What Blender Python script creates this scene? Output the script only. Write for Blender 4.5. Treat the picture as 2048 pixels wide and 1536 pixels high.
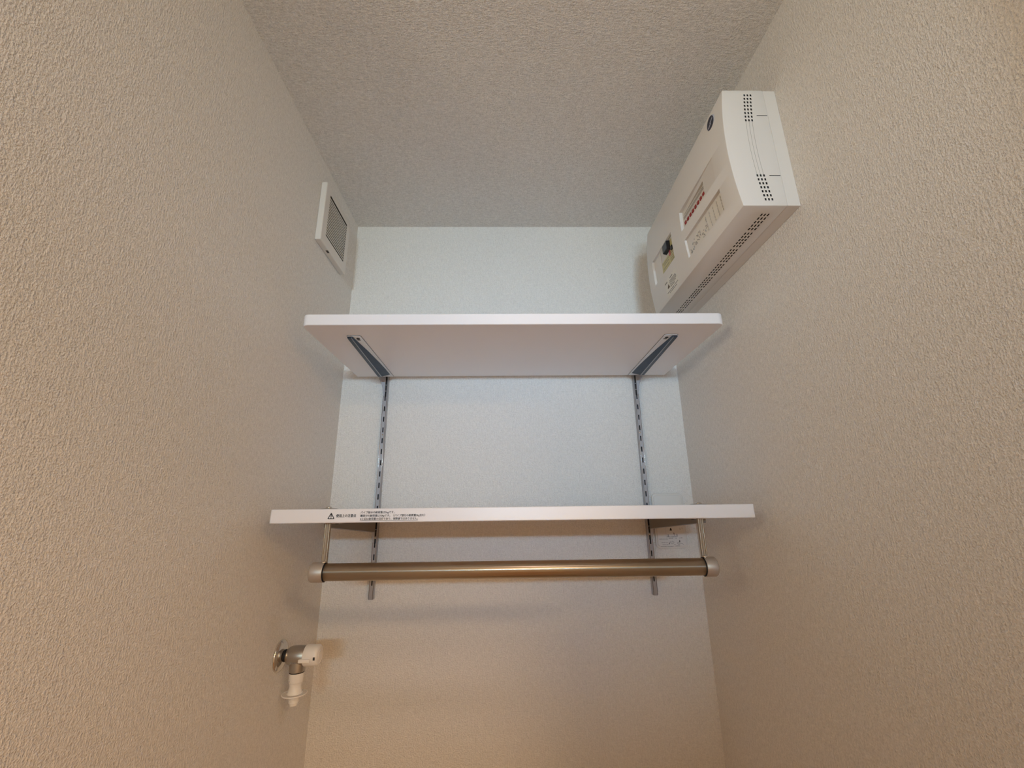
import bpy, bmesh, math, random
from mathutils import Matrix, Vector

random.seed(7)
for o in list(bpy.data.objects):
    bpy.data.objects.remove(o)
S = bpy.context.scene
COL = S.collection

# ------------------------------------------------------------------ camera
EYE = 1.67623
pitch, yaw, roll = 0.28248, 0.02053, -0.01222
cam_d = bpy.data.cameras.new('camera')
cam_d.sensor_width = 36.0
cam_d.lens = 36.0 * 873.147 / 2048.0
cam_d.clip_start = 0.02
cam = bpy.data.objects.new('camera', cam_d)
COL.objects.link(cam)
fwd = Vector((math.sin(yaw) * math.cos(pitch), math.cos(yaw) * math.cos(pitch), math.sin(pitch)))
rgt = Vector((math.cos(yaw), -math.sin(yaw), 0))
upv = rgt.cross(fwd)
r2 = math.cos(roll) * rgt + math.sin(roll) * upv
u2 = -math.sin(roll) * rgt + math.cos(roll) * upv
m = Matrix.Identity(4)
for i in range(3):
    m[i][0], m[i][1], m[i][2] = r2[i], u2[i], -fwd[i]
m[0][3], m[1][3], m[2][3] = -0.01951, -0.99706, EYE
cam.matrix_world = m
S.camera = cam

# ------------------------------------------------------------------ world, view, lights
S.view_settings.view_transform = 'Standard'
S.view_settings.look = 'None'
S.view_settings.gamma = 1.0
S.view_settings.use_curve_mapping = False
S.view_settings.exposure = 0.07
try:
    S.cycles.use_denoising = True
    S.cycles.denoiser = 'OPENIMAGEDENOISE'
    S.cycles.max_bounces = 10
    S.cycles.diffuse_bounces = 8
except Exception:
    pass
w = bpy.data.worlds.new('world')
S.world = w
w.use_nodes = True
w.node_tree.nodes['Background'].inputs[0].default_value = (1.0, 0.8, 0.6, 1)
w.node_tree.nodes['Background'].inputs[1].default_value = 0.0


def area(name, loc, target, sx, sy, power, color, spread=180):
    l = bpy.data.lights.new(name, 'AREA')
    l.shape = 'RECTANGLE'
    l.size, l.size_y = sx, sy
    l.energy = power
    l.color = color
    l.spread = math.radians(spread)
    o = bpy.data.objects.new(name, l)
    COL.objects.link(o)
    o.location = loc
    d = Vector(target) - Vector(loc)
    o.rotation_euler = d.to_track_quat('-Z', 'Y').to_euler()
    return o


def downlight(name, loc, angle, blend, power, color, radius=0.045):
    l = bpy.data.lights.new(name, 'SPOT')
    l.spot_size = math.radians(angle)
    l.spot_blend = blend
    l.shadow_soft_size = radius
    l.energy = power
    l.color = color
    o = bpy.data.objects.new(name, l)
    COL.objects.link(o)
    o.location = loc
    return o


# washstand lamp on the wall opposite the alcove: cool white, plus two narrower beams added to fit the wall tones
area('washstand_lamp', (0.02, -2.9, 2.0), (-0.10, 0.0, 2.2), 0.55, 0.06, 1.12, (0.78, 1.0, 0.82), 46)
area('added_spot', (0.02, -2.9, 2.0), (0.02, 0.0, 1.98), 0.55, 0.06, 0.65, (0.06, 0.45, 1.0), 32)
area('added_beam', (0.02, -2.9, 2.0), (-0.02, 0.0, 2.1), 0.55, 0.06, 0.21, (0.93, 0.85, 1.0), 27)
# recessed warm downlight just right of the alcove: lights the left wall below its cut-off line
# and leaves the right wall and the right part of the back wall in the shade of the alcove's edge
downlight('recessed_downlight', (0.54, -1.13, 2.37), 128, 0.35, 8.2, (1.0, 0.79, 0.72))
# warm ceiling lamp of the washroom further behind, bounced by the wooden floor
area('ceiling_lamp', (0.95, -2.2, 2.36), (0.95, -2.2, 0.0), 0.3, 0.3, 22.5, (1.0, 0.66, 0.34))
# added fill from the left, behind the camera, to brighten the right wall
area('added_side_fill', (-0.8, -1.6, 2.0), (0.4, -0.5, 2.1), 0.2, 0.2, 0.55, (1.0, 0.85, 0.605), 60)

# ------------------------------------------------------------------ materials


def mat(name, col, rough=0.5, metal=0.0, spec=0.5, coat=0.0, trans=0.0, var=0.0, vscale=40.0):
    mt = bpy.data.materials.new(name)
    mt.use_nodes = True
    nt = mt.node_tree
    b = nt.nodes['Principled BSDF']
    b.inputs['Base Color'].default_value = (*col, 1)
    b.inputs['Roughness'].default_value = rough
    b.inputs['Metallic'].default_value = metal
    b.inputs['Specular IOR Level'].default_value = spec
    b.inputs['Coat Weight'].default_value = coat
    b.inputs['Transmission Weight'].default_value = trans
    if var:
        tc = nt.nodes.new('ShaderNodeTexCoord')
        no = nt.nodes.new('ShaderNodeTexNoise')
        no.inputs['Scale'].default_value = vscale
        no.inputs['Detail'].default_value = 3
        mx = nt.nodes.new('ShaderNodeMix')
        mx.data_type = 'RGBA'
        mx.inputs['A'].default_value = (*[c * (1 - var) for c in col], 1)
        mx.inputs['B'].default_value = (*[min(1, c * (1 + var)) for c in col], 1)
        nt.links.new(tc.outputs['Object'], no.inputs['Vector'])
        nt.links.new(no.outputs['Fac'], mx.inputs['Factor'])
        nt.links.new(mx.outputs['Result'], b.inputs['Base Color'])
    return mt


def wallpaper(name, col, axes, strength=0.5, streak=1.0, tone=0.2, fine=1.0):
    """woven vinyl wallpaper: axes = (along, across) indices of the thread directions"""
    mt = bpy.data.materials.new(name)
    mt.use_nodes = True
    nt = mt.node_tree
    b = nt.nodes['Principled BSDF']
    b.inputs['Roughness'].default_value = 0.75
    b.inputs['Specular IOR Level'].default_value = 0.25
    tc = nt.nodes.new('ShaderNodeTexCoord')

    def noise(sc, det, rough=0.55):
        mp = nt.nodes.new('ShaderNodeMapping')
        mp.inputs['Scale'].default_value = [v * fine for v in sc]
        n = nt.nodes.new('ShaderNodeTexNoise')
        n.inputs['Scale'].default_value = 1.0
        n.inputs['Detail'].default_value = det
        n.inputs['Roughness'].default_value = rough
        nt.links.new(tc.outputs['Object'], mp.inputs['Vector'])
        nt.links.new(mp.outputs['Vector'], n.inputs['Vector'])
        return n.outputs['Fac']

    def math2(op, a, bb):
        n = nt.nodes.new('ShaderNodeMath')
        n.operation = op
        for i, v in enumerate((a, bb)):
            if isinstance(v, (int, float)):
                n.inputs[i].default_value = v
            else:
                nt.links.new(v, n.inputs[i])
        return n.outputs[0]
    al, ac = axes
    s1 = [60, 60, 60]; s1[al] = 85; s1[ac] = 330
    s2 = [60, 60, 60]; s2[al] = 320; s2[ac] = 110
    s3 = [430, 430, 430]
    th1 = math2('MULTIPLY', noise(s1, 2), 0.95 * streak)
    th2 = math2('MULTIPLY', noise(s2, 2), 0.5)
    gr = math2('MULTIPLY', noise(s3, 2, 0.6), 1.35)
    h = math2('ADD', math2('ADD', th1, th2), gr)
    bump = nt.nodes.new('ShaderNodeBump')
    bump.inputs['Strength'].default_value = strength
    bump.inputs['Distance'].default_value = 0.0028
    nt.links.new(h, bump.inputs['Height'])
    nt.links.new(bump.outputs['Normal'], b.inputs['Normal'])
    # relief shading put into the colour: pits of the weave darker, threads lighter
    mr = nt.nodes.new('ShaderNodeMapRange')
    mid = 0.5 * (0.95 * streak + 0.5 + 1.35)
    mr.inputs['From Min'].default_value = mid - 0.45
    mr.inputs['From Max'].default_value = mid + 0.45
    mr.inputs['To Min'].default_value = 0.0
    mr.inputs['To Max'].default_value = 1.0
    nt.links.new(h, mr.inputs['Value'])
    mx = nt.nodes.new('ShaderNodeMix')
    mx.data_type = 'RGBA'
    mx.inputs['A'].default_value = (*[c * (1 - tone) for c in col], 1)
    mx.inputs['B'].default_value = (*[min(1, c * (1 + tone)) for c in col], 1)
    nt.links.new(mr.outputs['Result'], mx.inputs['Factor'])
    nt.links.new(mx.outputs['Result'], b.inputs['Base Color'])
    return mt


PAPER = (0.83, 0.81, 0.785)
M_wall_back = wallpaper('wallpaper_back', PAPER, (2, 0), 0.8, 0.6, 0.14)
M_wall_side = wallpaper('wallpaper_side', PAPER, (2, 1), 0.72, 1.0, 0.18, 1.25)
M_ceiling = wallpaper('wallpaper_ceiling', PAPER, (0, 1), 0.9, 1.0, 0.2, 1.2)
M_wood = mat('floor_wood', (0.40, 0.22, 0.10), 0.45, var=0.2, vscale=9)
M_trim = mat('trim_white', (0.82, 0.81, 0.80), 0.4)
M_board = mat('shelf_board', (0.84, 0.825, 0.845), 0.35)
M_steel = mat('zinc_steel', (0.40, 0.39, 0.41), 0.3, 0.8)
M_steel_shaded = mat('steel_shaded', (0.035, 0.050, 0.075), 0.32, 0.6)  # same metal as the gusset, its dark reflections put into the colour
M_slot_shade = mat('slot_shade', (0.01, 0.01, 0.012), 0.8)  # black paints the shade inside slots and holes
M_inox = mat('stainless_pipe', (0.54, 0.46, 0.36), 0.33, 1.0)
_n = M_inox.node_tree
_t = _n.nodes.new('ShaderNodeTangent'); _t.direction_type = 'RADIAL'; _t.axis = 'X'
_b = _n.nodes['Principled BSDF']
_b.inputs['Anisotropic'].default_value = 1.0
_b.inputs['Anisotropic Rotation'].default_value = 0.25
_n.links.new(_t.outputs['Tangent'], _b.inputs['Tangent'])
M_nickel_shaded = mat('nickel_shaded', (0.21, 0.175, 0.14), 0.45, 0.6)  # lower brackets' metal with the shade under the shelf put into its colour
M_edge = mat('rolled_edge_steel', (0.45, 0.45, 0.47), 0.22, 0.9)
M_gusset = mat('gusset_steel', (0.36, 0.36, 0.39), 0.45, 0.25)
M_strap = mat('strap_steel', (0.40, 0.34, 0.27), 0.33, 0.85)
M_flange = mat('flange_steel', (0.80, 0.83, 0.88), 0.35, 0.1)
M_cap = mat('rail_cap', (0.48, 0.43, 0.38), 0.45, 0.6)
M_chrome = mat('chrome', (0.72, 0.70, 0.66), 0.12, 1.0)
M_brushed = mat('brushed_nickel', (0.47, 0.44, 0.40), 0.38, 1.0)
M_plastic = mat('white_plastic', (0.70, 0.675, 0.645), 0.4, var=0.01)
M_plastic_in = mat('ivory_plastic', (0.70, 0.67, 0.60), 0.45)
M_grille_dark = mat('grille_shadow', (0.07, 0.062, 0.05), 0.8)
M_red = mat('red_toggle', (0.30, 0.012, 0.01), 0.4)
M_breaker = mat('breaker_body', (0.62, 0.60, 0.58), 0.5)
M_blk = mat('black_switch', (0.008, 0.008, 0.012), 0.35)
M_yellow = mat('rating_plate', (0.52, 0.48, 0.24), 0.5, var=0.25, vscale=160)
M_ink = mat('ink_black', (0.012, 0.012, 0.014), 0.6)
M_ink_grey = mat('ink_grey', (0.24, 0.235, 0.23), 0.6)
M_pencil = mat('pencil_grey', (0.36, 0.35, 0.34), 0.6)
M_ink_soft = mat('ink_soft', (0.42, 0.40, 0.37), 0.6)
M_paper = mat('label_paper', (0.74, 0.72, 0.67), 0.6)
M_navy = mat('navy_emblem', (0.008, 0.010, 0.035), 0.35)
M_silver = mat('emblem_silver', (0.42, 0.43, 0.5), 0.4)
M_tapwhite = mat('tap_plastic', (0.86, 0.83, 0.79), 0.35)
M_clear = mat('milky_collar', (0.92, 0.91, 0.88), 0.3)
M_clear.node_tree.nodes['Principled BSDF'].inputs['Alpha'].default_value = 0.35
M_pink = mat('pink_mark', (0.5, 0.1, 0.14), 0.5)

# ------------------------------------------------------------------ mesh helpers


class MB:
    def __init__(self):
        self.bm = bmesh.new()

    def box(self, x0, x1, y0, y1, z0, z1, mi=0):
        vs = [self.bm.verts.new((x, y, z)) for x in (x0, x1) for y in (y0, y1) for z in (z0, z1)]
        for f in ((0, 1, 3, 2), (4, 6, 7, 5), (0, 4, 5, 1), (2, 3, 7, 6), (0, 2, 6, 4), (1, 5, 7, 3)):
            fc = self.bm.faces.new([vs[i] for i in f])
            fc.material_index = mi
        return vs

    def prism(self, pts, axis, a, b, mi=0):
        """polygon pts in the two other axes (cyclic order after axis), extruded along axis from a to b"""
        def P(p, t):
            v = [0, 0, 0]
            v[axis] = t
            o = [i for i in range(3) if i != axis]
            v[o[0]], v[o[1]] = p
            return v
        A = [self.bm.verts.new(P(p, a)) for p in pts]
        B = [self.bm.verts.new(P(p, b)) for p in pts]
        n = len(pts)
        fs = [self.bm.faces.new(A), self.bm.faces.new(B[::-1])]
        for i in range(n):
            fs.append(self.bm.faces.new((A[i], B[i], B[(i + 1) % n], A[(i + 1) % n])))
        for f in fs:
            f.material_index = mi
        return A + B

    def lathe(self, prof, axis, c, seg=40, mi=0, closed=True):
        """prof: list of (t, r) along axis through c (3-vector)"""
        o = [i for i in range(3) if i != axis]
        rings = []
        for t, r in prof:
            ring = []
            for k in range(seg):
                a = 2 * math.pi * k / seg
                v = [0, 0, 0]
                v[axis] = c[axis] + t
                v[o[0]] = c[o[0]] + r * math.cos(a)
                v[o[1]] = c[o[1]] + r * math.sin(a)
                ring.append(self.bm.verts.new(v))
            rings.append(ring)
        for q in range(len(rings) - 1):
            for k in range(seg):
                f = self.bm.faces.new((rings[q][k], rings[q][(k + 1) % seg], rings[q + 1][(k + 1) % seg], rings[q + 1][k]))
                f.material_index = mi
                f.smooth = True
        if closed:
            for ring in (rings[0], rings[-1]):
                f = self.bm.faces.new(ring)
                f.material_index = mi

    def build(self, name, mats, parent=None, bevel=0.0, seg=2, smooth=None, angle=40):
        bmesh.ops.recalc_face_normals(self.bm, faces=self.bm.faces)
        me = bpy.data.meshes.new(name)
        self.bm.to_mesh(me)
        self.bm.free()
        ms = mats if isinstance(mats, (list, tuple)) else [mats]
        for q in ms:
            me.materials.append(q)
        o = bpy.data.objects.new(name, me)
        COL.objects.link(o)
        if parent is not None:
            attach(o, parent)
        if bevel:
            mod = o.modifiers.new('bevel', 'BEVEL')
            mod.width = bevel
            mod.segments = seg
            mod.limit_method = 'ANGLE'
            mod.angle_limit = math.radians(angle)
            mod.harden_normals = False
        if smooth is not None:
            for p in me.polygons:
                p.use_smooth = True
            me.set_sharp_from_angle(angle=math.radians(smooth))
        return o


def attach(o, parent):
    o.parent = parent
    # every mesh here is built in world coordinates: keep it where it is
    t = Vector((0, 0, 0))
    p = parent
    while p is not None:
        t += p.location
        p = p.parent
    o.matrix_parent_inverse = Matrix.Identity(4)
    o.location = o.location - t


def thing(name, label, cat, loc, group=None):
    o = bpy.data.objects.new(name, None)
    o.empty_display_size = 0.05
    COL.objects.link(o)
    o.location = loc
    tag(o, label, cat, group)
    return o


def tag(o, label, cat, group=None):
    o['label'] = label
    o['category'] = cat
    if group:
        o['group'] = group


def struct(name, mb, mt, **k):
    o = mb.build(name, mt, **k)
    o['kind'] = 'structure'
    return o


def apply_mods(o):
    dg = bpy.context.evaluated_depsgraph_get()
    me = bpy.data.meshes.new_from_object(o.evaluated_get(dg))
    old = o.data
    o.modifiers.clear()
    o.data = me
    bpy.data.meshes.remove(old)


def cut(o, cutter):
    md = o.modifiers.new('cut', 'BOOLEAN')
    md.operation = 'DIFFERENCE'
    md.solver = 'EXACT'
    md.use_self = True
    md.material_mode = 'TRANSFER'
    md.object = cutter
    apply_mods(o)
    bpy.data.objects.remove(cutter)


def text(name, s, size, loc, parent, mt, rot=(math.pi / 2, 0, 0), bold=0.0, depth=0.00012, width=None):
    c = bpy.data.curves.new(name, 'FONT')
    c.body = s
    c.size = size
    c.extrude = depth
    c.resolution_u = 2
    tmp = bpy.data.objects.new(name, c)
    COL.objects.link(tmp)
    dg = bpy.context.evaluated_depsgraph_get()
    me = bpy.data.meshes.new_from_object(tmp.evaluated_get(dg))
    bpy.data.objects.remove(tmp)
    xs = [v.co.x for v in me.vertices] or [0, 1]
    x0, x1 = min(xs), max(xs)
    k = width / (x1 - x0) if width else 1.0
    for v in me.vertices:
        v.co.x = (v.co.x - x0) * k
    if bold:
        bm = bmesh.new()
        for dx, dy in ((-bold, 0), (bold, 0), (0, bold * 0.7), (0, -bold * 0.7)):
            n0 = len(bm.verts)
            bm.from_mesh(me)
            bm.verts.ensure_lookup_table()
            for v in bm.verts[n0:]:
                v.co.x += dx
                v.co.y += dy
        bm.to_mesh(me)
        bm.free()
    me.materials.clear()
    me.materials.append(mt)
    o = bpy.data.objects.new(name, me)
    COL.objects.link(o)
    o.location = loc
    o.rotation_euler = rot
    attach(o, parent)
    return o


H = 0.40
CEIL = 2.40
YB = -0.86      # where the alcove's side walls end and the washroom widens

# ------------------------------------------------------------------ room shell
b = MB(); b.box(-0.5, 0.5, 0.0, 0.1, 0, CEIL); struct('wall_back', b, M_wall_back)
b = MB(); b.box(-H - 0.1, -H, YB, 0.0, 0, CEIL); struct('wall_left', b, M_wall_side)
b = MB(); b.box(H, H + 0.1, YB, 0.0, 0, CEIL); struct('wall_right', b, M_wall_side)
b = MB(); b.box(-1.2, 1.6, -3.1, 0.1, CEIL, CEIL + 0.1); struct('ceiling', b, M_ceiling)
b = MB(); b.box(-1.2, 1.6, -3.1, 0.1, -0.1, 0.0); struct('floor', b, M_wood)
b = MB()
b.box(-1.2, 1.6, -3.1, -3.0, 0, CEIL)
struct('wall_front', b, M_wall_back)
b = MB(); b.box(-1.2, -1.1, -3.0, YB, 0, CEIL); struct('wall_washroom_left', b, M_wall_side)
b = MB(); b.box(1.4, 1.5, -3.0, YB, 0, CEIL); struct('wall_washroom_right', b, M_wall_side)
b = MB(); b.box(-1.2, -H - 0.1, YB, YB + 0.1, 0, CEIL); struct('wall_nib_left', b, M_wall_back)
b = MB(); b.box(H + 0.1, 1.5, YB, YB + 0.1, 0, CEIL); struct('wall_nib_right', b, M_wall_back)
b = MB(); b.box(H - 0.004, H, YB, -0.757, 0, CEIL); struct('trim_1', b, M_trim, bevel=0.0015)

# ------------------------------------------------------------------ shelf standards (slotted wall channels)
PITCH = 0.0245
Z_BOT, Z_TOP = 1.5045, 2.075
SD = 0.0135
STX = {'L': (-0.2985, -0.2893), 'R': (0.2885, 0.2977)}


def standard(side, label):
    x0, x1 = STX[side]
    cx = (x0 + x1) / 2
    root = thing('shelf_standard', label, 'shelf rail', (cx, 0, Z_BOT), 'slotted shelf rails on the back wall')
    b = MB()
    t = 0.0012
    b.prism([(x0, 0), (x0, -SD), (x1, -SD), (x1, 0), (x1 - t, 0), (x1 - t, -SD + t), (x0 + t, -SD + t), (x0 + t, 0)], 2, Z_BOT, Z_TOP)
    ch = b.build('channel', [M_steel, M_slot_shade], root, bevel=0.0008, seg=2)
    apply_mods(ch)
    k = MB()
    z = 1.9045
    zs = [z - PITCH * i for i in range(-6, 17)]
    off = 0.0008 if side == 'L' else -0.0008
    lx, ly, lz = cx, 0, Z_BOT
    for q in zs:
        if Z_BOT + 0.02 < q < Z_TOP - 0.02:
            k.box(cx - 0.0013 - lx + off, cx + 0.0013 - lx + off, -SD - 0.002, -SD + 0.004, q - 0.0057 - lz, q + 0.0057 - lz, 1)
    for q in (1.8445, 1.624, 2.04):
        k.lathe([(-SD - 0.002, 0.0013), (-SD + 0.0006, 0.0013)], 1, (off, 0, q - lz), 12, 1)
    c = k.build('cutter', [M_steel, M_slot_shade], root)
    c.location = (0, 0, 0)
    cut(ch, c)
    for q in (x0 + 0.0006, x1 - 0.0006):
        b = MB()
        b.lathe([(Z_BOT + 0.001, 0.0008), (Z_TOP - 0.001, 0.0008)], 2, (q, -SD + 0.0006, 0), 16)
        b.build('rolled_edge', M_edge, root)
    # black core painting the shade inside the channel, behind the slots
    b = MB()
    b.box(x0 + t * 1.02, x1 - t * 1.02, -SD + 0.004, -0.0002, Z_BOT + 0.001, Z_TOP - 0.001)
    b.build('channel_shade', M_slot_shade, root)
    # screws that hold the rail to the wall
    for q in (1.8445, 1.624, 2.04):
        b = MB()
        b.lathe([(-SD + 0.0012, 0.0013), (-SD - 0.0003, 0.0018), (-SD - 0.0007, 0.0008)], 1, (cx + off, 0, q), 14)
        b.build('screw', M_chrome, root)
    return root


standard('L', 'grey slotted metal rail on the back wall, the one nearer the ventilation grille and tap')
standard('R', 'grey slotted metal rail on the back wall, the one beside the outlet cover')

# ------------------------------------------------------------------ shelves with brackets
SH_T = 0.0201
ZU = 1.9815
ZL = 1.6618


def board(root, xl, xr, yf, yr, z, r):
    pts = []
    def arc(cx, cy, a0, a1, n=6):
        for i in range(n + 1):
            a = math.radians(a0 + (a1 - a0) * i / n)
            pts.append((cx + r * math.cos(a), cy + r * math.sin(a)))
    arc(xl + r, yf + r, 180, 270)
    arc(xr - r, yf + r, 270, 360)
    pts.append((xr, yr))
    pts.append((xl, yr))
    b = MB()
    b.prism(pts, 2, z, z + SH_T)
    return b.build('board', M_board, root, bevel=0.0012, seg=2, smooth=35)


def bracket(root, side, z, front, steel, low=False):
    """arm under the shelf: top flange, tapered folded arm, curved gusset hooked into the rail"""
    x0, x1 = STX[side]
    s = 1 if side == 'L' else -1          # inward direction
    xo = x0 - 0.0018 if side == 'L' else x1 + 0.0018   # outer face of the arm

    def X(u):
        return xo + s * u
    # top flange, rounded at the front
    b = MB()
    r = 0.004
    f0, f1 = sorted((X(0), X(0.0245)))
    pts = [(f0, -0.018), (f0, front + r), (f0 + r * .3, front + r * .3), (f0 + r, front), (f1 - r, front), (f1 - r * .3, front + r * .3), (f1, front + r), (f1, -0.018)]
    b.prism(pts, 2, z - 0.0013, z - 0.0001)
    arm = b.build('bracket', M_flange, root, bevel=0.0004, seg=1)
    b = MB()
    f0, f1 = sorted((X(-0.0006), X(0.0252)))
    pts2 = [(f0, -0.0178), (f0, front - 0.0006 + r), (f0 + r * .3, front - 0.0006 + r * .3), (f0 + r, front - 0.0006), (f1 - r, front - 0.0006), (f1 - r * .3, front - 0.0006 + r * .3), (f1, front - 0.0006 + r), (f1, -0.0178)]
    b.prism(pts2, 2, z - 0.0005, z - 0.0001)
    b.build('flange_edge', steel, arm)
    # folded arm: sections along y as (y, outer u, inner u at the top, inner u at the bottom, depth)
    if low:
        secs = [(front + 0.003, 0.0003, 0.0105, 0.0088, 0.0075), (-0.19, 0.0, 0.0112, 0.0098, 0.0140), (-0.12, -0.0004, 0.0114, 0.0102, 0.0190),
                (-0.05, -0.0006, 0.0114, 0.0104, 0.0240), (-0.030, -0.0006, 0.0112, 0.0104, 0.0255)]
    else:
        secs = [(front + 0.003, 0.0003, 0.0105, 0.0082, 0.0042), (front + 0.012, 0.0002, 0.0112, 0.0084, 0.0050), (-0.19, 0.0, 0.0165, 0.0082, 0.0078), (-0.12, -0.0004, 0.0200, 0.0080, 0.0108),
                (-0.075, -0.0006, 0.0210, 0.0080, 0.0130), (-0.058, -0.0006, 0.0210, 0.0080, 0.0138)]
    b = MB()
    rings = []
    for y, ua, ub, uc, d in secs:
        rings.append([b.bm.verts.new((X(ua), y, z - 0.0012)), b.bm.verts.new((X(ua + 0.0004), y, z - d)),
                      b.bm.verts.new((X(uc), y, z - d)), b.bm.verts.new((X(ub), y, z - 0.0012))])
    for i in range(len(rings) - 1):
        for k in range(4):
            b.bm.faces.new((rings[i][k], rings[i][(k + 1) % 4], rings[i + 1][(k + 1) % 4], rings[i + 1][k]))
    if not low:
        rings[-1][0].co.y = rings[-1][3].co.y = -0.034     # the rear end is cut on the slant
    b.bm.faces.new(rings[0]); b.bm.faces.new(rings[-1])
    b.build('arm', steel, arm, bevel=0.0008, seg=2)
    # lighter steel strip painting the highlight along the arm's fold
    b = MB()
    rings = []
    for i, (y, ua, ub, uc, d) in enumerate(secs):
        w = 0.0003 + 0.00016 * i
        rings.append([b.bm.verts.new((X(uc + e), y + 0.0005, z - d - h)) for e, h in ((-w, -0.0002), (-w, 0.00035), (w, 0.0002), (w, -0.0004))])
    for i in range(len(rings) - 1):
        for k in range(4):
            b.bm.faces.new((rings[i][k], rings[i][(k + 1) % 4], rings[i + 1][(k + 1) % 4], rings[i + 1][k]))
    b.bm.faces.new(rings[0]); b.bm.faces.new(rings[-1])
    b.build('fold_highlight', M_steel, arm)
    # gusset plate standing in front of the rail and narrowing down to the hook
    prof = [(-0.0095, 0.0015), (-0.0090, 0.0060), (-0.0060, 0.0120), (-0.0025, 0.0185), (0.0002, 0.0280), (0.0018, 0.0400), (0.0034, 0.0470), (0.0050, 0.0495),
            (0.0064, 0.0490), (0.0066, 0.0380), (0.0062, 0.0180), (0.0062, 0.0015)]
    b = MB()
    b.prism([(X(u), z - d) for u, d in prof], 1, -0.0172, -SD - 0.0002)
    b.build('gusset', M_gusset if steel is M_steel_shaded else M_steel, arm, bevel=0.0006, seg=1)
    # black strip painting the shade between gusset and rail edge where the hooks sit, and the hook teeth
    cx = (x0 + x1) / 2 + s * 0.0012
    b = MB()
    b.box(cx - 0.0015, cx + 0.0015, -SD - 0.0004, -SD + 0.001, z - 0.0485, z - 0.001)
    b.build('hook_shade', M_slot_shade, arm)
    for za, zb in ((0.0215, 0.0200), (0.0360, 0.0347)):
        b = MB()
        b.box(cx - 0.0016, cx + 0.0013, -SD - 0.0022, -SD + 0.001, z - za, z - zb)
        b.build('hook', M_steel, arm)
    # screw and punched slot near the front of the flange
    sx = X(0.0172)
    b = MB()
    b.lathe([(-0.0012, 0.0032), (-0.0022, 0.0029), (-0.0027, 0.0012)], 2, (sx, front + 0.0125, z), 18)
    b.build('screw', M_ink, arm)
    b = MB()
    b.box(sx - 0.0035, sx + 0.0025, front + 0.0185, front + 0.0205, z - 0.0017, z - 0.0012)
    b.build('punched_slot', M_slot_shade, arm)
    return arm


upper = thing('wall_shelf', 'white shelf board on steel brackets, the upper one below the ceiling', 'shelf', (0, -0.015, ZU), 'white wall shelves')
board(upper, -0.3611, 0.3633, -0.3107, -0.0142, ZU, 0.012)
bracket(upper, 'L', ZU, -0.265, M_steel_shaded)
bracket(upper, 'R', ZU, -0.265, M_steel_shaded)
lower = thing('wall_shelf', 'white shelf board with printed load warning on its front edge, above the clothes rail', 'shelf', (0, -0.015, ZL), 'white wall shelves')
board(lower, -0.3702, 0.3637, -0.3100, -0.0142, ZL, 0.004)
bracket(lower, 'L', ZL, -0.283, M_nickel_shaded, True)
bracket(lower, 'R', ZL, -0.283, M_nickel_shaded, True)

# printed warning on the lower shelf's front edge
YF = -0.3100 - 0.00006
wl = bpy.data.objects.new('warning_print', None)
COL.objects.link(wl)
wl.location = (-0.28, YF, ZL + 0.01)
wl.empty_display_size = 0.02
attach(wl, lower)
# warning triangle (rounded outline with an exclamation mark)
def tri_ring(cx, cz, w, h, t, y0, y1, mtl, parent):
    def rounded(sc, r):
        P = [Vector((cx - w / 2 * sc, cz - h / 3 * sc)), Vector((cx + w / 2 * sc, cz - h / 3 * sc)), Vector((cx, cz + 2 * h / 3 * sc))]
        out = []
        for i in range(3):
            p, a, c = P[i], P[i - 1], P[(i + 1) % 3]
            u = (a - p).normalized() * r * 1.7
            v = (c - p).normalized() * r * 1.7
            for k in range(6):
                q = k / 5
                out.append(p + u * (1 - q) ** 2 + v * q ** 2)
        return out
    O = rounded(1.0, 0.0012)
    I = rounded(1.0 - 3.1 * t / h, 0.0007)
    b = MB()
    vo = [[b.bm.verts.new((p.x, y, p.y)) for p in L] for L in (O, I) for y in (y0, y1)]
    n = len(O)
    for k in range(n):
        j = (k + 1) % n
        b.bm.faces.new((vo[0][k], vo[0][j], vo[2][j], vo[2][k]))
        b.bm.faces.new((vo[1][k], vo[1][j], vo[3][j], vo[3][k]))
        b.bm.faces.new((vo[0][k], vo[0][j], vo[1][j], vo[1][k]))
        b.bm.faces.new((vo[2][k], vo[2][j], vo[3][j], vo[3][k]))
    b.prism([(cx - 0.0008, cz + h * 0.42), (cx + 0.0008, cz + h * 0.42), (cx + 0.00045, cz - h * 0.12), (cx - 0.00045, cz - h * 0.12)], 1, y0, y1)
    b.lathe([(y0, 0.00075), (y1, 0.00075)], 1, (cx, 0, cz - h * 0.215), 10)
    return b.build('warning_triangle', mtl, parent)
tri_ring(-0.2785, ZL + 0.00875, 0.0112, 0.0098, 0.0011, YF - 0.0001, YF + 0.00005, M_ink, wl)
text('warning_heading', '使用上の注意点', 0.0050, (-0.2709, YF, ZL + 0.0083), wl, M_ink, bold=0.00011, width=0.0294)
text('warning_line', 'パイプ部分の耐荷重は5kgです。', 0.0038, (-0.2350, YF, ZL + 0.0131), wl, M_ink, bold=0.00007, width=0.0506)
text('warning_line', '棚部分の耐荷重は10kgです。（パイプ部分の耐荷重5kg含む）', 0.0038, (-0.2350, YF, ZL + 0.0084), wl, M_ink, bold=0.00007, width=0.0966)
text('warning_line', '※上記は耐荷重の目安であり、保障値ではありません。', 0.0038, (-0.2350, YF, ZL + 0.0038), wl, M_ink, bold=0.00005, width=0.0860)
b = MB(); b.box(-0.2352, -0.1490, YF - 0.0001, YF + 0.00005, ZL + 0.0024, ZL + 0.0029)
b.build('underline', M_ink, wl)

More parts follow.
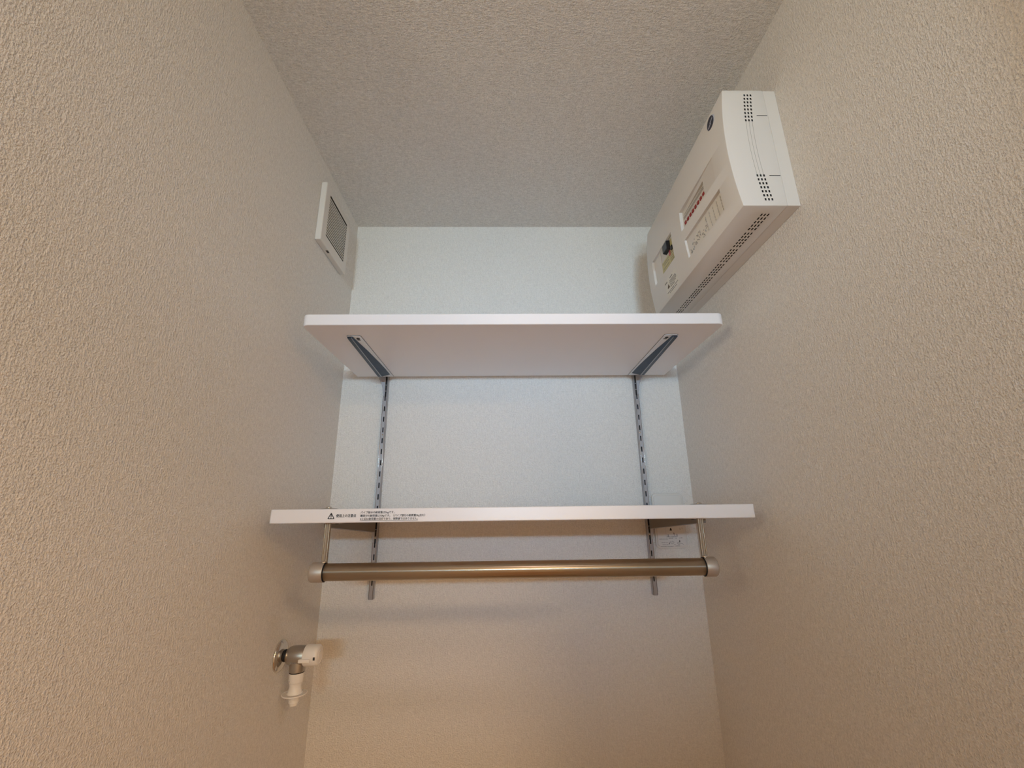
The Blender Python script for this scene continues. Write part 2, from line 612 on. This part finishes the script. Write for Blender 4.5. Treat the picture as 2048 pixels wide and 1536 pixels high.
# ------------------------------------------------------------------ clothes rail hung below the lower shelf
YC = -0.29
ZP = 1.5915
rail = thing('clothes_rail', 'stainless clothes pipe with grey end caps hanging below the lower shelf', 'clothes rail', (0, YC, ZP))
b = MB()
b.lathe([(-0.2885, 0.0124), (0.2838, 0.0124)], 0, (0, YC, ZP), 64)
b.build('pipe', M_inox, rail)
for side, xa, xb, xs in (('L', -0.3075, -0.2872, -0.2895), ('R', 0.3003, 0.2822, 0.2852)):
    s = 1 if side == 'L' else -1
    b = MB()
    L = abs(xb - xa)
    b.lathe([(0.0, 0.0118), (s * 0.0006, 0.0131), (s * 0.0018, 0.0139), (s * 0.0035, 0.0141), (s * (L - 0.0008), 0.0141), (s * L, 0.0136), (s * L, 0.0126), (s * (L - 0.004), 0.0124)],
            0, (xa, YC, ZP), 56)
    cap = b.build('end_cap', M_cap, rail, smooth=40)
    b = MB()
    b.lathe([(s * (L + 0.0004), 0.0139), (s * (L + 0.0004), 0.0125), (s * (L + 0.0016), 0.0125), (s * (L + 0.0016), 0.0128)], 0, (xa, YC, ZP), 56, closed=False)
    b.build('seal_ring', M_ink, cap, smooth=40)
    # hanger strap with two rolled edges and a groove
    b = MB()
    hw = 0.0047
    pr = [(xs - hw, YC - 0.0008), (xs - hw + 0.0009, YC - 0.0026), (xs - hw + 0.0026, YC - 0.0026), (xs - hw + 0.0032, YC - 0.0010),
          (xs + hw - 0.0032, YC - 0.0010), (xs + hw - 0.0026, YC - 0.0026), (xs + hw - 0.0009, YC - 0.0026), (xs + hw, YC - 0.0008),
          (xs + hw, YC + 0.0014), (xs - hw, YC + 0.0014)]
    b.prism(pr, 2, ZP + 0.0135, ZL - 0.0002)
    st = b.build('hanger_strap', M_strap, rail, bevel=0.0004, seg=2)
    b = MB()
    b.lathe([(0.0132, 0.0042), (0.0150, 0.0040), (0.0158, 0.0022)], 2, (xs, YC - 0.001, ZP), 24)
    b.build('rivet', M_chrome, st)
    # dished washer and screw head on top of the shelf
    zt = ZL + SH_T
    b = MB()
    b.lathe([(0.0, 0.0145), (0.0004, 0.0143), (0.0012, 0.0105), (0.0016, 0.0045)], 2, (xs - s * 0.001, YC, zt), 36)
    wsh = b.build('washer', M_brushed, rail)
    b = MB()
    b.lathe([(0.0014, 0.0048), (0.0026, 0.0046), (0.0038, 0.0030), (0.0041, 0.0010)], 2, (xs - s * 0.001, YC, zt), 28)
    b.build('screw_head', M_chrome, wsh)

# ------------------------------------------------------------------ outlet cover on the back wall
plate = thing('outlet_cover', 'white rounded outlet cover printed with small diagrams, behind the lower shelf', 'wall plate', (0.342, 0, 1.594))
px0, px1, pz0, pz1 = 0.3070, 0.3765, 1.5940, 1.7095


def rrect(x0, x1, z0, z1, r, n=5):
    out = []
    for cx, cz, a in ((x1 - r, z0 + r, -90), (x1 - r, z1 - r, 0), (x0 + r, z1 - r, 90), (x0 + r, z0 + r, 180)):
        for i in range(n + 1):
            t = math.radians(a + 90 * i / n)
            out.append((cx + r * math.cos(t), cz + r * math.sin(t)))
    return out


b = MB(); b.prism(rrect(px0, px1, pz0, pz1, 0.009), 1, -0.0035, 0)
b.build('cover_plate', M_plastic, plate, bevel=0.0016, seg=3, smooth=40)
b = MB(); b.prism(rrect(px0 + 0.004, px1 - 0.004, pz0 + 0.0045, pz1 - 0.0045, 0.006), 1, -0.0047, -0.003)
face = b.build('face', M_plastic, plate, bevel=0.0008, seg=2, smooth=40)
yp = -0.0047
b = MB()
def bar(b, x0, x1, z0, z1):
    b.box(x0, x1, yp - 0.0001, yp + 0.0001, z0, z1)
def ptri(b, cx, cz, w, h):
    b.prism([(cx - w / 2, cz - h / 2), (cx + w / 2, cz - h / 2), (cx + w * .18, cz + h / 2), (cx - w * .18, cz + h / 2)], 1, yp - 0.0001, yp + 0.0001)
ptri(b, 0.3417, 1.6335, 0.0054, 0.0054)
ptri(b, 0.3478, 1.6250, 0.0020, 0.0036)
bar(b, 0.3476, 0.3481, 1.6195, 1.6235)
ptri(b, 0.3355, 1.6050, 0.0019, 0.0040)
ptri(b, 0.3584, 1.6095, 0.0026, 0.0042)
b.build('print_mark', M_ink, face)
b = MB()
rr = random.Random(3)
for (xa, xb, z) in ((0.3145, 0.3335, 1.6136), (0.3350, 0.3450, 1.6152), (0.3488, 0.3525, 1.6150), (0.3585, 0.3650, 1.6155),
                    (0.3190, 0.3322, 1.6065), (0.3202, 0.3330, 1.6022), (0.3170, 0.3290, 1.5986), (0.3310, 0.3435, 1.5988), (0.3480, 0.3580, 1.5994),
                    (0.3300, 0.3540, 1.6180), (0.3452, 0.3490, 1.6020)):
    x = xa
    while x < xb:
        l = rr.uniform(0.0008, 0.0022)
        bar(b, x, min(x + l, xb), z - 0.0006, z + rr.uniform(0.0001, 0.0008))
        x += l + rr.uniform(0.0001, 0.0005)
for (cx, cz, a, c) in ((0.3415, 1.6065, 0.0045, 0.0030), (0.3560, 1.6045, 0.0032, 0.0030)):
    for k in range(18):
        a0 = 2 * math.pi * k / 18
        if k % 6 == 5:
            continue
        for q in (1.0, 0.55):
            bar(b, cx + a * q * math.cos(a0) - 0.0005, cx + a * q * math.cos(a0) + 0.0005, cz + c * q * math.sin(a0) - 0.0003, cz + c * q * math.sin(a0) + 0.0003)
for k in range(9):
    bar(b, 0.3590 + k * 0.0008, 0.3600 + k * 0.0008, 1.6048 - k * 0.00032, 1.6055 - k * 0.00032)
for (xa, z0, z1) in ((0.3338, 1.6182, 1.6230), (0.3530, 1.6185, 1.6235)):
    bar(b, xa, xa + 0.0020, z0, z1)
b.build('print_line', M_ink_grey, face)
b = MB(); bar(b, 0.3302, 0.3305, 1.6195, 1.6390); b.build('faint_line', M_ink_soft, face)
for q in ([(0.3605, 1.6370), (0.3612, 1.6370), (0.3624, 1.6318), (0.3615, 1.6318)], [(0.3618, 1.6318), (0.3626, 1.6322), (0.3660, 1.6366), (0.3652, 1.6370)],
          [(0.3676, 1.6365), (0.3684, 1.6365), (0.3678, 1.6330), (0.3671, 1.6330)]):
    b = MB(); b.prism(q, 1, yp - 0.0001, yp + 0.0001); b.build('faint_mark', M_ink_soft, face)

# ------------------------------------------------------------------ ventilation grille on the left wall
VX = -H + 0.0125
vent = thing('ventilation_grille', 'square white ventilation cover with fine slanting slats near the ceiling corner', 'vent', (-H, -0.153, 2.209))
vy0, vy1, vz0, vz1 = -0.2245, -0.0815, 2.2090, 2.3480
gy0, gy1, gz0, gz1 = -0.2032, -0.1022, 2.2318, 2.3310
b = MB()
b.box(-H, VX, vy0, vy1, vz0, vz1)
fr = b.build('frame', [M_plastic, M_grille_dark], vent, bevel=0.0022, seg=3)
apply_mods(fr)
b = MB(); b.box(VX - 0.0085 + H, VX + 0.01 + H, gy0 + 0.153, gy1 + 0.153, gz0 - 2.209, gz1 - 2.209, 1)
b.box(VX - 0.006 + H, VX - 0.0012 + H, -0.1835 + 0.153, -0.1735 + 0.153, -0.01, 0.0014, 1)
c = b.build('cutter', [M_plastic, M_grille_dark], vent); c.location = (0, 0, 0)
cut(fr, c)
NS = 15
pz = (gz1 - gz0) / (NS + 1)
sl = None
for k in range(NS):
    zc = gz0 + pz * (k + 1)
    if sl is None:
        b = MB()
        h = pz * 0.21
        b.prism([(VX - 0.0004, zc - h), (VX - 0.0004, zc + h), (VX - 0.0016, zc + h), (VX - 0.0016, zc - h)][::-1], 1, gy0 - 0.0004, gy1 + 0.0004)
        sl = b.build('slat', M_plastic, vent)
        z_first = zc
    else:
        d = sl.copy()
        COL.objects.link(d)
        d.parent = vent
        d.location = sl.location + Vector((0, 0, zc - z_first))

# ------------------------------------------------------------------ distribution board on the right wall
BY0, BY1, BZ0, BZ1 = -0.4857, -0.1235, 2.0825, 2.2918
ZM = 2.187


def fx(z):
    return 0.3093 + 0.0088 * ((z - ZM) / 0.1046) ** 2


db = thing('distribution_board', 'white electrical breaker panel with bowed front and red switches, high on the wall', 'breaker panel', (H, BY1, BZ0))
off = Vector((H, BY1, BZ0))
XB = 0.3812
b = MB()
pts = [(fx(BZ0 + (BZ1 - BZ0) * i / 24), BZ0 + (BZ1 - BZ0) * i / 24) for i in range(25)]
b.prism([(XB, BZ0)] + pts + [(XB, BZ1)], 1, BY0, BY1)
cover = b.build('cover', [M_plastic, M_slot_shade, M_plastic_in, M_ink_soft], db, bevel=0.0016, seg=2, angle=50)
apply_mods(cover)


class CB(MB):
    """cutter boxes given in world coordinates but stored local to the board"""
    def wbox(self, x0, x1, y0, y1, z0, z1, mi):
        self.box(x0 - off.x, x1 - off.x, y0 - off.y, y1 - off.y, z0 - off.z, z1 - off.z, mi)


k = CB()
# vent slots in the near end
for (za, zb, n) in ((2.2815, 2.2334, 8), (2.1335, 2.0930, 7)):
    for i in range(n):
        z = za + (zb - za) * i / (n - 1)
        for d in (0.0348, 0.0396, 0.0444):
            x = fx(z) + d
            k.wbox(x - 0.0012, x + 0.0012, BY0 - 0.01, BY0 + 0.0012, z - 0.0019, z + 0.0019, 1)
for z in (2.2425, 2.1336):
    k.wbox(0.3638, 0.3800, BY0 - 0.01, BY0 + 0.0008, z - 0.0006, z + 0.0006, 1)
# vent slots along the underside
for g in range(8):
    for i in range(5):
        y = -0.4655 + g * 0.0445 + i * 0.0082
        if y > BY1 - 0.012:
            continue
        for x in (0.3548, 0.3597, 0.3646):
            k.wbox(x - 0.0011, x + 0.0011, y - 0.0027, y + 0.0027, BZ0 - 0.01, BZ0 + 0.0012, 1)
# vent slots along the top side
for g in range(8):
    for i in range(5):
        y = -0.4655 + g * 0.0445 + i * 0.0082
        if y > BY1 - 0.012:
            continue
        for x in (0.3548, 0.3597, 0.3646):
            k.wbox(x - 0.0011, x + 0.0011, y - 0.0027, y + 0.0027, BZ1 - 0.0012, BZ1 + 0.01, 1)
# fine decorative grooves running on from the slots
for d in (0.0348, 0.0396, 0.0444):
    for i in range(22):
        z = 2.2305 - (2.2305 - 2.1365) * i / 21
        x = fx(z) + d
        k.wbox(x - 0.00025, x + 0.00025, BY0 - 0.01, BY0 + 0.0003, z - 0.00226, z + 0.00226, 3)
c = k.build('cutter', [M_plastic, M_slot_shade, M_plastic_in, M_ink_soft], db); c.location = (0, 0, 0)
cut(cover, c)
k = CB()
# breaker window with its sunken lid: deep at the far end, shallow at the near end
def wedge(y0, y1, z0, z1, d0, d1, mi):
    A = []
    for y, d in ((y0, d0), (y1, d1)):
        A.append([k.bm.verts.new((x - off.x, y - off.y, z - off.z)) for x, z in
                  ((0.30, z0), (0.30, z1), (fx(z1) + d, z1), ((fx((z0 + z1) / 2) + d), (z0 + z1) / 2), (fx(z0) + d, z0))])
    a, bb = A
    n = 5
    fs = [k.bm.faces.new(a), k.bm.faces.new(bb[::-1])]
    for i in range(n):
        fs.append(k.bm.faces.new((a[i], bb[i], bb[(i + 1) % n], a[(i + 1) % n])))
    for f in fs:
        f.material_index = mi
wedge(-0.4430, -0.3105, 2.1645, 2.2052, 0.0006, 0.0062, 0)
wedge(-0.4470, -0.3140, 2.1075, 2.1435, 0.0052, 0.0040, 0)
wedge(-0.2650, -0.1550, 2.1400, 2.1965, 0.0015, 0.0050, 0)
c = k.build('cutter', [M_plastic, M_slot_shade, M_plastic_in, M_ink_soft], db); c.location = (0, 0, 0)
cut(cover, c)
k = CB()
k.wbox(0.30, 0.3240, -0.4030, -0.3135, 2.1705, 2.1960, 2)
k.wbox(0.30, 0.3240, -0.2630, -0.1960, 2.1420, 2.1950, 2)
c = k.build('cutter', [M_plastic, M_slot_shade, M_plastic_in, M_ink_soft], db); c.location = (0, 0, 0)
cut(cover, c)
for p in cover.data.polygons:
    p.use_smooth = True
cover.data.set_sharp_from_angle(angle=math.radians(25))
# base tray between cover and wall
b = MB(); b.box(XB, H, BY0 + 0.0006, BY1 - 0.0006, BZ0 + 0.0006, BZ1 - 0.0006)
b.build('base_tray', M_plastic, db, bevel=0.0006, seg=1)
# long decorative grooves under the board
# row of branch breakers, each with a red toggle
b = MB(); b.box(0.3157, 0.3236, -0.4025, -0.3140, 2.1710, 2.1955)
br = b.build('branch_breakers', M_breaker, db)
for z in (2.1915, 2.1885):
    b = MB(); b.box(0.3150, 0.3159, -0.4025, -0.3140, z - 0.0005, z + 0.0005)
    b.build('rib', M_ink_soft, br)
tg = None
for i in range(8):
    yc = -0.3936 + i * 0.01058
    if tg is None:
        b = MB()
        b.prism([(0.3141, 2.1758), (0.3141, 2.1806), (0.3160, 2.1816), (0.3160, 2.1748)], 1, yc - 0.0029, yc + 0.0029)
        tg = b.build('toggle', M_red, br, bevel=0.0003, seg=1)
        yf_ = yc
    else:
        d = tg.copy(); COL.objects.link(d); d.parent = br
        d.location = tg.location + Vector((0, yc - yf_, 0))
# main breaker: body, yellow rating plates, black switches
b = MB(); b.box(0.3135, 0.3236, -0.2625, -0.1965, 2.1425, 2.1945)
mb_ = b.build('main_breaker', M_breaker, db, bevel=0.0006, seg=1)
b = MB(); b.box(0.3129, 0.3137, -0.2615, -0.2420, 2.1435, 2.1900)
b.build('rating_plate', M_yellow, mb_)
b = MB(); b.box(0.3129, 0.3137, -0.2395, -0.1985, 2.1435, 2.1660)
b.build('rating_plate', M_yellow, mb_)
b = MB(); b.prism([(0.3055, 2.1720), (0.3055, 2.1895), (0.3138, 2.1905), (0.3138, 2.1700)], 1, -0.2475, -0.2250)
b.build('main_switch', M_blk, mb_, bevel=0.0008, seg=1)
b = MB(); b.box(0.3095, 0.3132, -0.2610, -0.2525, 2.1635, 2.1715)
b.build('test_button', M_blk, mb_, bevel=0.0008, seg=1)
b = MB(); b.box(0.3118, 0.3136, -0.2450, -0.2400, 2.1590, 2.1690)
b.build('trip_mark', M_pink, mb_)
b = MB()
for (ya, yb, z) in ((-0.2600, -0.2420, 2.1640), (-0.2590, -0.2430, 2.1600), (-0.2600, -0.2440, 2.1550), (-0.2580, -0.2420, 2.1500), (-0.2595, -0.2450, 2.1458),
                    (-0.2350, -0.2050, 2.1610), (-0.2330, -0.2100, 2.1560), (-0.2350, -0.2040, 2.1490)):
    b.box(0.3126, 0.3130, ya, yb, z - 0.0006, z + 0.0005)
b.build('print_line', M_ink_grey, mb_)
# circuit name card in the lower sunken field
card = bpy.data.objects.new('circuit_card', None)
def onx(z, d=0.0):
    return fx(z) + d
b = MB(); zc0, zc1 = 2.1085, 2.1405
b.prism([(onx(zc0, 0.0044), zc0), (onx((zc0 + zc1) / 2, 0.0042), (zc0 + zc1) / 2), (onx(zc1, 0.0044), zc1), (onx(zc1, 0.0075), zc1), (onx(zc0, 0.0075), zc0)], 1, -0.4460, -0.3150)
card = b.build('circuit_card', M_paper, db)
for i in range(5):
    b = MB()
    y = -0.4385 + i * 0.0125
    for zz in (2.1355, 2.1300, 2.1245, 2.1190, 2.1135):
        b.box(onx(zz, 0.0034), onx(zz, 0.0044), y - 0.0003, y + 0.0003, zz - 0.0022, zz + 0.0022)
    b.build('divider', M_ink_soft, card)
b = MB()
rr = random.Random(11)
for (ya, yb, zt) in ((-0.3900, -0.3800, 2.1330), (-0.3780, -0.3700, 2.1260), (-0.3640, -0.3580, 2.1330), (-0.3560, -0.3500, 2.1340), (-0.3470, -0.3400, 2.1320), (-0.3350, -0.3300, 2.1260), (-0.3260, -0.3200, 2.1250)):
    for n in range(7):
        y = rr.uniform(ya, yb)
        z = zt - rr.uniform(0, 0.016)
        l = rr.uniform(0.0012, 0.0035)
        if rr.random() < 0.5:
            b.box(onx(z, 0.0033), onx(z, 0.0045), y, y + l, z - 0.0004, z + 0.0004)
        else:
            b.box(onx(z, 0.0033), onx(z, 0.0045), y, y + 0.0008, z - l * 0.6, z + l * 0.6)
b.build('handwriting', M_pencil, card)
# caution sticker low at the far end
b = MB()
sy0, sy1, sz0, sz1 = -0.2590, -0.1985, 2.0885, 2.1215
b.prism([(onx(sz0, -0.00015), sz0), (onx((sz0 + sz1) / 2, -0.0002), (sz0 + sz1) / 2), (onx(sz1, -0.00015), sz1), (onx(sz1, 0.0015), sz1), (onx(sz0, 0.0015), sz0)], 1, sy0, sy1)
st = b.build('caution_sticker', M_paper, db)
b = MB()
def ybar(ya, yb, z, h):
    x = onx(z)
    b.box(x - 0.0005, x + 0.0006, ya, yb, z - h / 2, z + h / 2)
rr = random.Random(5)
for (ya, yb, z, h) in ((-0.2400, -0.2260, 2.1180, 0.0020), (-0.2520, -0.2220, 2.1130, 0.0013), (-0.2540, -0.2220, 2.1100, 0.0013), (-0.2540, -0.2220, 2.1070, 0.0013), (-0.2500, -0.2220, 2.1040, 0.0013),
                       (-0.2430, -0.2220, 2.1010, 0.0013), (-0.2560, -0.2380, 2.0965, 0.0012), (-0.2350, -0.2020, 2.0960, 0.0013), (-0.2480, -0.2120, 2.0925, 0.0012), (-0.2120, -0.2000, 2.1165, 0.0025)):
    y = ya
    while y < yb:
        l = rr.uniform(0.002, 0.006)
        ybar(y, min(y + l, yb), z, h * rr.uniform(0.7, 1.1))
        y += l + rr.uniform(0.0004, 0.0010)
b.build('print_line', M_ink_grey, st)
b = MB()
z = 2.1070; x = onx(z)
tri = [(-0.2185, z - 0.0042), (-0.2095, z - 0.0042), (-0.2140, z + 0.0042)]
b.prism(tri, 0, x - 0.0006, x + 0.0006)
b.build('warning_triangle', mat('ink_brown', (0.10, 0.07, 0.04), 0.6), st)
# round navy emblem with a pale slanting flash, near the top corner
ez, ey = 2.2668, -0.4495
ex = onx(ez)
b = MB()
b.lathe([(0.004, 0.0118), (-0.0006, 0.0118), (-0.0011, 0.0112)], 0, (ex, ey, ez), 40)
em = b.build('emblem', [M_silver], db, smooth=40)
b = MB(); b.lathe([(-0.0009, 0.0106), (-0.0013, 0.0106)], 0, (ex, ey, ez), 40)
em2 = b.build('emblem_face', M_navy, em, smooth=40)
b = MB()
q = [(-0.0085, -0.0035), (-0.001, -0.0012), (-0.0015, 0.0012), (0.0080, 0.0045), (0.0078, 0.0022), (0.0012, -0.0002), (0.0016, -0.0028), (-0.0070, -0.0058)]
b.prism([(ey - yy, ez + zz) for yy, zz in q], 0, ex - 0.00145, ex - 0.0012)
b.build('emblem_flash', M_silver, em)

# ------------------------------------------------------------------ washing machine tap on the left wall
TY, TZ = -0.1555, 1.4460
tap = thing('washing_machine_tap', 'chrome wall tap with white knob and white hose adapter below', 'tap', (-H, TY, TZ))
b = MB()
b.lathe([(0.0, 0.0243), (0.0018, 0.0246), (0.0032, 0.0240), (0.0058, 0.0195), (0.0080, 0.0135), (0.0092, 0.0098), (0.0094, 0.0085)], 0, (-H, TY, TZ), 56)
b.build('wall_flange', M_chrome, tap, smooth=50)
b = MB()
b.lathe([(0.0090, 0.0092), (0.0098, 0.0096), (0.0104, 0.0092), (0.0104, 0.0084), (0.0116, 0.0084), (0.0116, 0.0094), (0.0126, 0.0094), (0.0126, 0.0082), (0.0136, 0.0082)], 0, (-H, TY, TZ), 40)
b.build('threaded_neck', M_ink, tap, smooth=40)
b = MB()
b.lathe([(0.0128, 0.0095), (0.0136, 0.0108), (0.0165, 0.0130), (0.0205, 0.0146), (0.0300, 0.0152), (0.0430, 0.0152), (0.0440, 0.0146)], 0, (-H, TY, TZ), 48)
body = b.build('body', M_brushed, tap, smooth=40)
b = MB()
b.lathe([(-0.0050, 0.0128), (-0.0150, 0.0128), (-0.0200, 0.0126), (-0.0232, 0.0124), (-0.0240, 0.0112)], 2, (-0.3680, TY, TZ), 48)
b.build('spout', M_brushed, body, smooth=40)
b = MB(); b.lathe([(-0.0238, 0.0119), (-0.0248, 0.0119)], 2, (-0.3680, TY, TZ), 40)
b.build('seal_ring', M_ink, body, smooth=40)
b = MB()
for (xa, za) in ((-0.3755, 1.4385), (-0.3735, 1.4330)):
    for i in range(4):
        xx = xa + i * 0.0026
        yy = TY - math.sqrt(max(0.0152 ** 2 - (za - TZ) ** 2, 0)) - 0.0001
        b.box(xx, xx + 0.0017, yy, yy + 0.0008, za - 0.0013, za + 0.0013)
b.build('engraving', M_ink_grey, body)
b = MB()
b.lathe([(0.0442, 0.0130), (0.0442, 0.0158), (0.0458, 0.0164), (0.0600, 0.0162), (0.0655, 0.0158), (0.0675, 0.0140), (0.0680, 0.0118), (0.0672, 0.0110), (0.0672, 0.0080), (0.0684, 0.0072)], 0, (-H, TY, TZ), 56)
kn = b.build('knob', M_tapwhite, tap, smooth=40)
b = MB()
b.box(-0.3600, -0.3415, TY - 0.0205, TY - 0.0130, TZ - 0.0062, TZ - 0.0012)
b.build('lever_lug', M_tapwhite, kn, bevel=0.0008, seg=2)
b = MB(); b.box(-0.3375, -0.3345, TY - 0.0164, TY - 0.0140, TZ - 0.0036, TZ + 0.0010)
b.build('knob_slot', M_ink, kn)
b = MB()
AX = (-0.3680, TY, TZ)
b.lathe([(-0.0245, 0.0114), (-0.0380, 0.0114), (-0.0384, 0.0112), (-0.0390, 0.0107), (-0.0410, 0.0098), (-0.0445, 0.0092), (-0.0470, 0.0094), (-0.0500, 0.0102), (-0.0535, 0.0115), (-0.0550, 0.0122), (-0.0556, 0.0110)], 2, AX, 48)
ad = b.build('hose_adapter', M_tapwhite, tap, smooth=40)
b = MB(); b.lathe([(-0.0114, 0.0011), (-0.0109, 0.0011)], 1, (-0.3680 - 0.0068, TY + 0.0022, TZ - 0.0360), 12)
b.build('dimple', M_ink_grey, ad)
b = MB()
b.lathe([(-0.0552, 0.0118), (-0.0554, 0.0188), (-0.0562, 0.0188), (-0.0564, 0.0115)], 2, AX, 48)
b.build('collar_ring', M_clear, ad, smooth=50)
b = MB()
b.lathe([(-0.0553, 0.0186), (-0.0550, 0.0192), (-0.0556, 0.0197), (-0.0562, 0.0197), (-0.0566, 0.0192), (-0.0563, 0.0186)], 2, AX, 48, closed=False)
b.build('collar_rim', M_tapwhite, ad, smooth=50)
b = MB()
b.lathe([(-0.0570, 0.0085), (-0.0600, 0.0080), (-0.0640, 0.0074), (-0.0645, 0.0078), (-0.0680, 0.0078), (-0.0686, 0.0068), (-0.0720, 0.0062), (-0.0722, 0.0045), (-0.0690, 0.0045)], 2, AX, 40)
b.build('nipple', M_tapwhite, ad, smooth=40)
